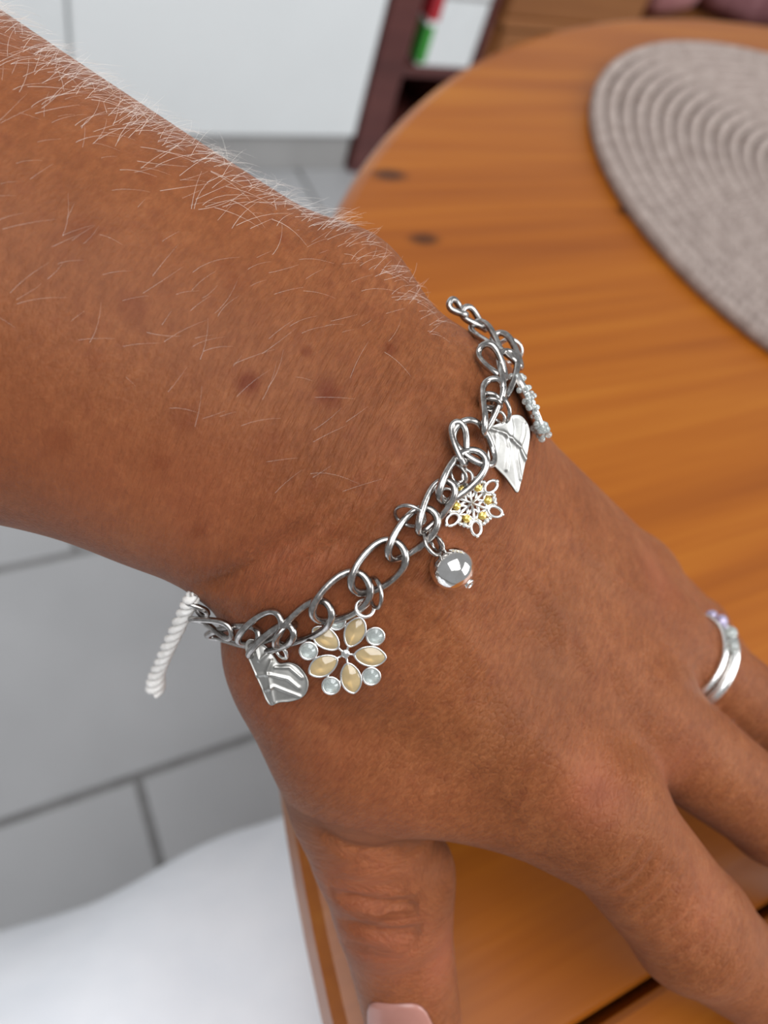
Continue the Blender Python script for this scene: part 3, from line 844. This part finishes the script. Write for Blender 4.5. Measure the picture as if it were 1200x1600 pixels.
# ------------------------------------------------------------------ white trousers (seated, legs under the table)
def trouser_leg(y, seed):
    r = np.random.default_rng(seed)
    C = smooth_path([(-0.42, y - 0.06, 0.50), (-0.2, y - 0.035, 0.505), (0.0, y, 0.50), (0.12, y + 0.012, 0.495), (0.205, y + 0.012, 0.47), (0.235, y, 0.40), (0.225, y, 0.25), (0.21, y, 0.0)], 90)
    rad = np.interp(np.linspace(0, 1, 90), [0, 0.3, 0.55, 0.68, 0.8, 1], [0.10, 0.092, 0.083, 0.078, 0.07, 0.078])
    V, Fc = tube_vf(C, rad, 40, frame=(0, 0, 1))
    V = np.array(V).reshape(90, 40, 3)
    T = np.gradient(C, axis=0); T /= np.linalg.norm(T, axis=1)[:, None]
    s = np.linspace(0, 1, 90)[:, None] * 90; a = np.arange(40)[None] / 40 * 2 * math.pi
    f = 0.0
    for _ in range(14):
        k1, k2, ph, am = r.uniform(0.15, 0.6), r.integers(1, 4), r.uniform(0, 6.28), r.uniform(0.3, 1.0)
        f = f + am * np.sin(k1 * s + k2 * a + ph)
    f = 0.0034 * f
    V = V + (V - C[:, None]) / rad[:, None, None] * f[..., None]
    V[:, :, 2] = np.maximum(V[:, :, 2], 0.001)
    return V.reshape(-1, 3), Fc
for yy, sd in ((-0.028, 5), (-0.185, 9)):
    V, Fc = trouser_leg(yy, sd)
    mesh_obj('trouser_leg', V, Fc, M['trousers'], person)

# ------------------------------------------------------------------ charm bracelet
def unit(v): return v / np.linalg.norm(v)
def hit1(px, py):
    P, G, b = hit(px, py); return P[0], G[0], b[0]
P0, G0, _ = hit1(588, 885)
bracelet = empty('charm_bracelet', to_world(P0 + G0 * 1.5), 'tarnished silver curb-chain charm bracelet with crystal and leaf charms on the wrist', 'bracelet')
LINKS = [  # two ends in the picture, half width px, wire px, lift mm, tilt deg, twist mm
 ((299, 929), (330, 953), 13, 5.0, 1.0, 40, 0.3),
 ((310, 958), (371, 980), 17, 5.0, 1.2, 35, 0.5),
 ((345, 992), (413, 980), 17, 5.5, 1.6, 40, 0.6),
 ((391, 992), (444, 953), 21, 5.5, 1.7, 25, 0.6),
 ((408, 1008), (464, 966), 16, 5.8, 2.3, 45, 0.6),
 ((446, 992), (516, 936), 25, 6.0, 1.8, 25, 0.7),
 ((499, 955), (571, 896), 32, 6.3, 1.9, 18, 0.7),
 ((555, 914), (622, 848), 31, 6.3, 1.9, 18, 0.7),
 ((606, 866), (669, 798), 25, 6.2, 2.0, 28, 0.7),
 ((648, 828), (692, 755), 19, 6.0, 2.2, 38, 0.7),
 ((678, 779), (737, 713), 25, 6.3, 2.2, 25, 0.7),
 ((714, 730), (704, 668), 13, 5.6, 2.0, 55, 0.4),
 ((707, 672), (757, 724), 27, 6.0, 1.8, -15, 0.6),
 ((741, 684), (759, 606), 16, 5.8, 2.2, 45, 0.8),
 ((770, 628), (780, 566), 18, 5.6, 2.2, 35, 0.6),
 ((742, 556), (772, 604), 15, 5.6, 2.0, 40, 0.6),
 ((763, 540), (794, 586), 15, 5.4, 2.2, 35, 0.5),
 ((734, 518), (768, 562), 15, 5.2, 1.6, 40, 0.5),
 ((717, 494), (751, 526), 13, 5.2, 1.3, 40, 0.4),
 ((696, 480), (722, 500), 11, 5.2, 1.0, 40, 0.3),
]
ends = np.array([l[0] for l in LINKS] + [l[1] for l in LINKS], float)
EP, EG, EB = hit(ends[:, 0], ends[:, 1])
nl = len(LINKS); tt_ = np.arange(52) * 2 * math.pi / 52
def link_vf(A, B, n, bw, wire, tilt, tw):
    C = (A + B) / 2; e1 = unit(B - A); a = np.linalg.norm(B - A) / 2
    n = unit(n - e1 * (n @ e1)); e2 = np.cross(n, e1)
    ct, st = math.cos(math.radians(tilt * 0.35)), math.sin(math.radians(tilt * 0.35))
    e2, n = e2 * ct + n * st, n * ct - e2 * st
    cs, sn = np.cos(tt_), np.sin(tt_)
    cx = np.sign(cs) * np.abs(cs) ** 0.92; sx = np.sign(sn) * np.abs(sn) ** 0.92
    P = C + np.outer(a * cx, e1) + np.outer(bw * sx, e2) + np.outer(-1.1 * tw * np.sin(2 * tt_), n)
    return tube_vf(P, wire, 12, closed=True)
for i, (p, q_, bw, wire, lift, tilt, tw) in enumerate(LINKS):
    A = EP[i] + EG[i] * lift; B = EP[nl + i] + EG[nl + i] * lift
    n = unit(EG[i] + EG[nl + i] + np.array([0, 0, -0.6]))
    s = (A[2] + B[2]) / 2 / F
    V, Fc = link_vf(A, B, n, bw * s, wire * s, tilt, tw)
    mesh_obj('chain_link', to_world(V), Fc, M['steel'], bracelet)

def ring_vf(px, py, z, rx, ry, ang, wire, sgn=1, t0=0, t1=360):
    s = z / F; C = ray(px, py) * z; a = math.radians(ang)
    mj = np.array([math.cos(a), math.sin(a), 0]); k = ry / rx
    mn = np.array([-math.sin(a), math.cos(a), 0]) * k + np.array([0, 0, sgn * math.sqrt(max(0, 1 - k * k))])
    full = (t1 - t0) >= 360
    t = np.radians(np.linspace(t0, t1, 40, endpoint=not full))
    P = C + rx * s * (np.outer(np.cos(t), mj) + np.outer(np.sin(t), mn))
    return tube_vf(P, wire * s, 10, closed=full)
def depth(px, py, lift=0.0):
    P, G, b = hit1(px, py); return P[2] + G[2] * lift
def jump_ring(px, py, lift, rx, ry, ang, wire, parent, name='jump_ring', sgn=1, m='steel'):
    V, Fc = ring_vf(px, py, depth(px, py, lift), rx, ry, ang, wire, sgn)
    return mesh_obj(name, to_world(V), Fc, M[m], parent)
jump_ring(586, 926, 2.4, 24, 10, 84, 3.4, bracelet)
jump_ring(676, 848, 2.2, 20, 11, 62, 3.2, bracelet, sgn=-1)
jump_ring(640, 806, 1.6, 24, 15, 20, 3.2, bracelet)
jump_ring(446, 992, 3.0, 24, 9, 128, 3.6, bracelet, sgn=-1)
jump_ring(782, 640, 2.6, 21, 10, 70, 3.4, bracelet)
jump_ring(764, 626, 2.0, 15, 9, 10, 4.2, bracelet)
jump_ring(768, 633, 2.6, 14, 8, 10, 4.0, bracelet)
jump_ring(796, 549, 2.0, 18.5, 16, 30, 3.6, bracelet, m='silver')
jump_ring(716, 742, 1.8, 16, 9, 60, 3.2, bracelet)

class Frame:
    """a little drawing board lying on the hand: picture offsets in px -> points"""
    def __init__(s, px, py, lift, face=0.6, dz=0.0):
        P, G, _ = hit1(px, py); z = P[2] + G[2] * lift + dz
        s.C = ray(px, py) * z; s.k = z / F
        n = unit(G * (1 - face) + np.array([0, 0, -1.0]) * face); s.n = n
        s.ex = np.array([1, 0, -n[0] / n[2]]); s.ey = np.array([0, 1, -n[1] / n[2]])
        s.o = (px, py)
    def __call__(s, P):
        """P: (x px, y px from the centre, height px towards the eye)"""
        P = np.asarray(P, float)
        return s.C + s.k * (P[:, :1] * s.ex + P[:, 1:2] * s.ey + P[:, 2:3] * s.n)
    def obj(s, name, vf, m, parent, smooth=True):
        V, Fc = vf; return mesh_obj(name, to_world(s(V)), Fc, m, parent, smooth)
def dome_vf(outline, zfun, thick, rings=10, cen=None):
    O = np.asarray(outline, float); n = len(O); c = O.mean(0) if cen is None else np.asarray(cen, float)
    V = [(*c, zfun(c[None], np.zeros(1))[0])]
    for k in range(1, rings + 1):
        f = k / rings; p = c + (O - c) * f; z = zfun(p, np.full(n, f)); V += [(a, b, h) for (a, b), h in zip(p, z)]
    top = len(V); V += [(a, b, -thick) for a, b in O]; V.append((*c, -thick))
    Fc = [(0, 1 + (i + 1) % n, 1 + i) for i in range(n)]
    for k in range(rings):
        b0, b1 = 1 + k * n, 1 + (k + 1) * n
        if k == rings - 1: b1 = top
        else: pass
        for i in range(n):
            j = (i + 1) % n
            Fc.append((b0 + i, b0 + j, b1 + j, b1 + i))
    Fc += [(len(V) - 1, top + i, top + (i + 1) % n) for i in range(n)]
    return V, Fc
def closed_curve(pts, n=96):
    P = np.asarray([(a, b, 0) for a, b in pts], float); Q = np.vstack([P[-2:], P, P[:3]])
    m = len(pts); t = np.linspace(0, m, n, endpoint=False); i = t.astype(int); f = (t - i)[:, None]
    a, b, c, d = Q[i + 1], Q[i + 2], Q[i + 3], Q[i + 4]
    R = 0.5 * (2 * b + (c - a) * f + (2 * a - 5 * b + 4 * c - d) * f ** 2 + (3 * b - a - 3 * c + d) * f ** 3)
    return R[:, :2]
def poly_dist(p, L_):
    L_ = np.asarray(L_, float); d = np.full(len(p), 1e9)
    for a, b in zip(L_[:-1], L_[1:]):
        ab = b - a; t = np.clip((p - a) @ ab / (ab @ ab), 0, 1); d = np.minimum(d, np.linalg.norm(p - a - t[:, None] * ab, axis=1))
    return d
def leaf(name, label, centre, outline, veins, lift, face, dome, mid):
    cx, cy = centre
    fr = Frame(cx, cy, lift, face)
    O = closed_curve([(a - cx, b - cy) for a, b in outline], 200)
    vs = [[(a - cx, b - cy) for a, b in v] for v in veins]
    def z(p, f):
        h = dome * (1 - f ** 2)
        for k, v in enumerate(vs):
            h = h + (3.2 if k == 0 else 2.1) * np.exp(-(poly_dist(p, v) / (3.4 if k == 0 else 2.7)) ** 2)
        return h + 1.6 * np.exp(-((1 - f) / 0.06) ** 2)
    o = fr.obj(name, dome_vf(O, z, 4, 40), M['satin'], bracelet)
    tag(o, label)
    return fr, o
S4 = lambda P: [(660 + 0.2 * a, 460 + 0.2 * b) for a, b in P]
S2 = lambda P: [(220 + 0.2333 * a, 880 + 0.2333 * b) for a, b in P]
fr, lf = leaf('leaf_charm', 'silver pointed leaf charm with raised midrib, beside the snowflake', (793, 704),
   S4([(500, 1050), (560, 1022), (640, 990), (690, 945), (770, 940), (830, 1000), (850, 1080), (838, 1190), (815, 1290), (795, 1380), (772, 1470), (745, 1548), (700, 1500), (640, 1425), (560, 1350), (500, 1275), (508, 1190), (522, 1120)]),
   [S4([(510, 1050), (620, 1080), (740, 1170), (815, 1285)]), S4([(640, 1090), (665, 1200), (650, 1370)]), S4([(735, 1180), (740, 1290), (770, 1440)]), S4([(560, 1070), (570, 1180), (540, 1270)]),
    S4([(690, 1125), (700, 1040), (690, 960)]), S4([(760, 1190), (800, 1090), (810, 1010)])], 2.4, 0.55, 4, None)
V, Fc = ring_vf(781, 652, fr.C[2] - 0.4, 9, 6, 60, 2.6); mesh_obj('bail', to_world(V), Fc, M['silver'], lf)
fr, lf = leaf('heart_leaf_charm', 'silver heart-shaped leaf charm hanging nearest the thumb', (430, 1052),
   S2([(700, 545), (725, 507), (785, 518), (850, 562), (895, 625), (930, 668), (1000, 662), (1060, 685), (1105, 740), (1124, 800), (1110, 865), (1070, 905), (1000, 928), (930, 936), (868, 957), (835, 920), (805, 840), (768, 755), (730, 665), (705, 600)]),
   [S2([(880, 650), (850, 720), (868, 810), (885, 930)]), S2([(775, 750), (855, 738), (990, 768), (1060, 830)]), S2([(835, 850), (895, 822), (1060, 888)]), S2([(770, 560), (795, 650), (850, 600)]), S2([(905, 690), (1000, 690), (1080, 760)])], 3.6, 0.7, 4, None)
V, Fc = ring_vf(439, 1017, fr.C[2] - 1.0, 13, 8, 55, 3.6); mesh_obj('bail', to_world(V), Fc, M['silver'], lf)

# flower of crystals
fc = Frame(540, 1021, 2.6, 0.75)
def pts1(a, b): return ((a - 535) * 0.1833, (b - 880) * 0.1833)
PET = [(615, 690), (745, 900), (580, 1092), (345, 985), (368, 745)]
RND = [(790, 725), (755, 1075), (410, 1160), (220, 855), (460, 595)]
parts = []; stones = []
for a, b in PET:
    x, y = pts1(a, b); dl = math.hypot(x, y); ux, uy = x / dl, y / dl
    t = np.linspace(0, 2 * math.pi, 48, endpoint=False)
    lx = 24.5 * np.cos(t); ly = 15.5 * np.sign(np.sin(t)) * np.abs(np.sin(t)) ** 1.3
    lx = lx + 2.0 * (1 - np.abs(np.cos(t)))
    O = np.stack([x + ux * lx - uy * ly, y + uy * lx + ux * ly], 1)
    stones.append((O, 'petal_stone'))
    parts.append(tube_vf(np.column_stack([O, np.full(48, 2.0)]), 1.9, 8, closed=True))
    parts.append(dome_vf(O, lambda p, f: np.full(len(p), 0.5), 3, 3))
    parts.append(tube_vf(np.array([(x * 0.46, y * 0.46, 1.0), (0, 0, 1.0)]), 2.2, 8))
for a, b in RND:
    x, y = pts1(a, b); t = np.linspace(0, 2 * math.pi, 32, endpoint=False)
    O = np.stack([x + 13.6 * np.cos(t), y + 13.6 * np.sin(t)], 1); stones.append((O, 'round_stone'))
    parts.append(tube_vf(np.column_stack([O, np.full(32, 2.0)]), 2.0, 8, closed=True))
    parts.append(dome_vf(O, lambda p, f: np.full(len(p), 0.5), 3, 3))
for (a, b), (c, d) in zip(PET + PET, RND + [RND[-1]] + RND[:-1]):
    x0, y0 = pts1(a, b); x1, y1 = pts1(c, d)
    mx, my = x0 + (x1 - x0) * 0.42, y0 + (y1 - y0) * 0.42; ex_, ey_ = x0 + (x1 - x0) * 0.62, y0 + (y1 - y0) * 0.62
    parts.append(tube_vf(np.array([(mx, my, 0.0), (ex_, ey_, 0.0)]), 3.0, 8))
parts.append(sphere_vf((0, 0, 0.5), 7.5, 16, 10, np.diag([1, 1, 0.5])))
fl = fc.obj('flower_charm', join_vf(parts), M['silver'], bracelet); tag(fl, 'silver flower charm set with champagne petals and clear round crystals')
for O, nm in stones:
    c = O.mean(0)
    if nm == 'petal_stone':
        fc.obj(nm, dome_vf(O, lambda p, f: 2.0 + 5.5 * (1 - f ** 2), -0.6, 8), M['gem_yellow'], fl)
    else:
        O8 = np.stack([c[0] + 12.4 * np.cos(np.arange(16) * math.pi / 8), c[1] + 12.4 * np.sin(np.arange(16) * math.pi / 8)], 1)
        fc.obj(nm, dome_vf(O8, lambda p, f: np.where(f < 0.55, 6.0, 6.0 - 4.2 * (f - 0.55) / 0.45), -0.6, 2), M['gem_clear'], fl, smooth=False)
V, Fc = ring_vf(570, 950, min(fc.C[2] - 0.7, depth(570, 950, 2.0)), 14, 12.5, 30, 3.4, sgn=-1); mesh_obj('bail', to_world(V), Fc, M['silver'], fl)

# snowflake
fs = Frame(737, 786, 1.9, 0.6)
parts = []; gold = []; clear = []
for k in range(6):
    a = math.radians(20 + 60 * k); ca, sa = math.cos(a), math.sin(a)
    def R(u_, v_, z=0.0): return (u_ * ca - v_ * sa, u_ * sa + v_ * ca, z)
    parts.append(tube_vf(np.array([R(0, 0, 0), R(31, 0, 0)]), 2.7, 8))
    t = np.linspace(0, 2 * math.pi, 28, endpoint=False)
    parts.append(tube_vf(np.array([R(40 + 11.5 * math.cos(x), 8.0 * math.sin(x), 0) for x in t]), 2.8, 8, closed=True))
    parts.append(sphere_vf(R(53, 0, 0), 3.4, 10, 7))
    for s_ in (-1, 1):
        parts.append(tube_vf(np.array([R(9, 0), R(17, 9.8 * s_)]), 2.5, 8))
        parts.append(tube_vf(np.array([R(17, 9.8 * s_), R(28, 0)]), 2.5, 8))
        parts.append(tube_vf(np.array([R(21, 0), R(33, 12 * s_)]), 2.0, 8))
        parts.append(sphere_vf(R(35, 13 * s_, 1), 4.0, 10, 7))
    b = a + math.radians(30); gold.append((25.5 * math.cos(b), 25.5 * math.sin(b))); clear.append((36 * math.cos(b), 36 * math.sin(b)))
t = np.radians(30 + 20 + 60 * np.arange(6))
for x in t: parts.append(sphere_vf((19.6 * math.cos(x), 19.6 * math.sin(x), 0), 4.0, 10, 7, np.diag([1, 1, 0.6])))
sn_ = fs.obj('snowflake_charm', join_vf(parts), M['silver'], bracelet); tag(sn_, 'openwork silver snowflake charm with golden crystals')
for x, y in gold:
    fs.obj('gold_stone', sphere_vf((x, y, 2.5), 7.0, 8, 5, np.diag([1, 1, 0.7])), M['gem_gold'], sn_, smooth=False)
for x, y in clear:
    fs.obj('clear_stone', sphere_vf((x, y, 2.2), 4.6, 8, 5, np.diag([1, 1, 0.8])), M['gem_clear'], sn_, smooth=False)

# polished ball
Pb, Gb, _ = hit1(706, 889); zb = Pb[2] + Gb[2] * 3.3; sb = zb / F; Cb = ray(706, 888) * zb
V, Fc = sphere_vf((0, 0, 0), 1.0, 48, 30)
ball = mesh_obj('ball_charm', to_world(Cb + np.array(V) * 35 * sb), Fc, M['ball'], bracelet); tag(ball, 'round polished silver ball charm')
V, Fc = ring_vf(683, 850, zb - 0.4, 14, 7, 60, 3.0, sgn=1); mesh_obj('bail', to_world(V), Fc, M['steel'], ball)
V, Fc = ring_vf(734, 913, zb - 0.6, 7, 3.4, -50, 2.2, sgn=1); mesh_obj('eye_pin', to_world(V), Fc, M['silver'], ball)

# crystal-paved charm standing on edge
Pz, Gz, _ = hit1(815, 640); z0 = Pz[2] - 1.2
A = ray(801, 580) * z0; B = ray(849, 686) * (z0 + 2.0); k = z0 / F
ax = unit(B - A); ln = np.linalg.norm(B - A) / 2
dn = unit(np.cross(ax, np.array([0, 0, 1.0]))); dp = np.cross(ax, dn); dp = dp if dp[2] > 0 else -dp                 # plate normal (across the picture), plate width (into depth)
t = np.linspace(0, 2 * math.pi, 48, endpoint=False)
def plate(lx, wd, th):
    O = np.stack([lx * np.cos(t), wd * np.sin(t)], 1)
    return dome_vf(O, lambda p, f: th * (1 - 0.4 * f ** 2), th * 0.8, 6)
V, Fc = plate(ln * 0.96, ln * 0.5, 8 * k)
tow = lambda V: to_world((A + B) / 2 + np.asarray(V)[:, :1] * ax + np.asarray(V)[:, 1:2] * dp + np.asarray(V)[:, 2:3] * dn)
pv = mesh_obj('crystal_paved_charm', tow(V), Fc, M['silver'], bracelet); tag(pv, 'crystal-paved silver charm seen edge-on, nearest the placemat')
for i in range(60):
    a = rng.uniform(0, 2 * math.pi); f = math.sqrt(rng.uniform(0.5, 1)); sd = 1 if i % 2 else -1
    x, y = ln * 0.93 * f * math.cos(a), -abs(ln * 0.52 * f * math.sin(a)) - 1.5 * k
    r = k * rng.uniform(4.2, 6.0)
    V, Fc = sphere_vf((x, y, sd * k * rng.uniform(0, 8.0)), r, 8, 6)
    mesh_obj('crystal', tow(V), Fc, M['gem_clear'], pv, smooth=False)
for f_, sd in ((0.94, 1), (0.72, 1), (0.97, -0.4), (-0.72, 1), (-0.9, -0.8), (0.6, -1)):
    V, Fc = sphere_vf((ln * f_, -ln * 0.1, sd * 9 * k), 5.6 * k, 10, 8); mesh_obj('crystal', tow(V), Fc, M['gem_clear'], pv)

# white cord tied to the end of the chain
Pe, Ge, _ = hit1(306, 930)
zc_ = Pe[2] - 0.3
path = smooth_path([ray(303, 928) * zc_, ray(291, 952) * (zc_ + 3), ray(274, 988) * (zc_ + 9), ray(258, 1022) * (zc_ + 15), ray(246, 1052) * (zc_ + 21), ray(242, 1078) * (zc_ + 25)], 70)
parts = []
for sgi in range(3):
    a = np.linspace(0, 9 * math.pi, 70) + sgi * 2.094
    T = np.gradient(path, axis=0); T /= np.linalg.norm(T, axis=1)[:, None]
    u1 = np.cross(T, np.array([0, 0, 1.0])); u1 /= np.linalg.norm(u1, axis=1)[:, None]; u2 = np.cross(T, u1)
    rr = np.interp(np.linspace(0, 1, 70), [0, 0.05, 0.75, 0.88, 1], [0.3, 0.62, 0.66, 1.0, 1.15])
    C = path + (np.cos(a) * rr)[:, None] * u1 + (np.sin(a) * rr)[:, None] * u2
    parts.append(tube_vf(C, np.interp(np.linspace(0, 1, 70), [0, 0.05, 0.8, 0.95, 1], [0.35, 0.62, 0.64, 0.72, 0.55]), 8))
cd = mesh_obj('cord', to_world(join_vf(parts)[0]), join_vf(parts)[1], M['cord'], bracelet); tag(cd, 'white twisted cord hanging from the chain end')

# ------------------------------------------------------------------ finger ring
j0, j1 = J['ring'][0], J['ring'][1]; ad = unit(j1 - j0)
rc = j0 + (j1 - j0) * 0.34
nn = np.array([0, 0, -1.0]); nn = unit(nn - ad * (nn @ ad)); ss = np.cross(ad, nn)
ss = ss if ss[1] < 0 else -ss                          # ss: towards the top of the picture
fring = empty('finger_ring', to_world(rc + nn * 9), 'silver double-band ring with pale violet crystals on the ring finger', 'ring')
def band(off, rad, wire, a0, a1, swell):
    t = np.radians(np.linspace(a0, a1, 60))
    P = rc + ad * off + rad * (np.outer(np.cos(t), nn) + np.outer(np.sin(t), ss))
    w_ = wire * (1 + swell * np.exp(-((t - t[0]) / 0.13) ** 2))
    V, Fc = tube_vf(P, w_, 12)
    for e, s_ in ((0, w_[0]),):
        V2, F2 = sphere_vf(P[e], s_, 12, 8); V, Fc = join_vf([(V, Fc), (V2, F2)])
    return mesh_obj('band', to_world(V), Fc, M['silver'], fring)
band(-1.3, 9.9, 0.75, -52, 215, 0.4)
band(1.1, 10.2, 1.2, -58, 215, 0.35)
for i in range(5):
    a = math.radians(40 + 19 * i)
    c = rc + ad * (0.1 if i % 2 else -0.5) + 10.9 * (math.cos(a) * nn + math.sin(a) * ss)
    V, Fc = sphere_vf(c, 1.35, 10, 7); mesh_obj('crystal', to_world(V), Fc, M['gem_violet'] if i in (2, 3) else M['gem_clear'], fring, smooth=False)
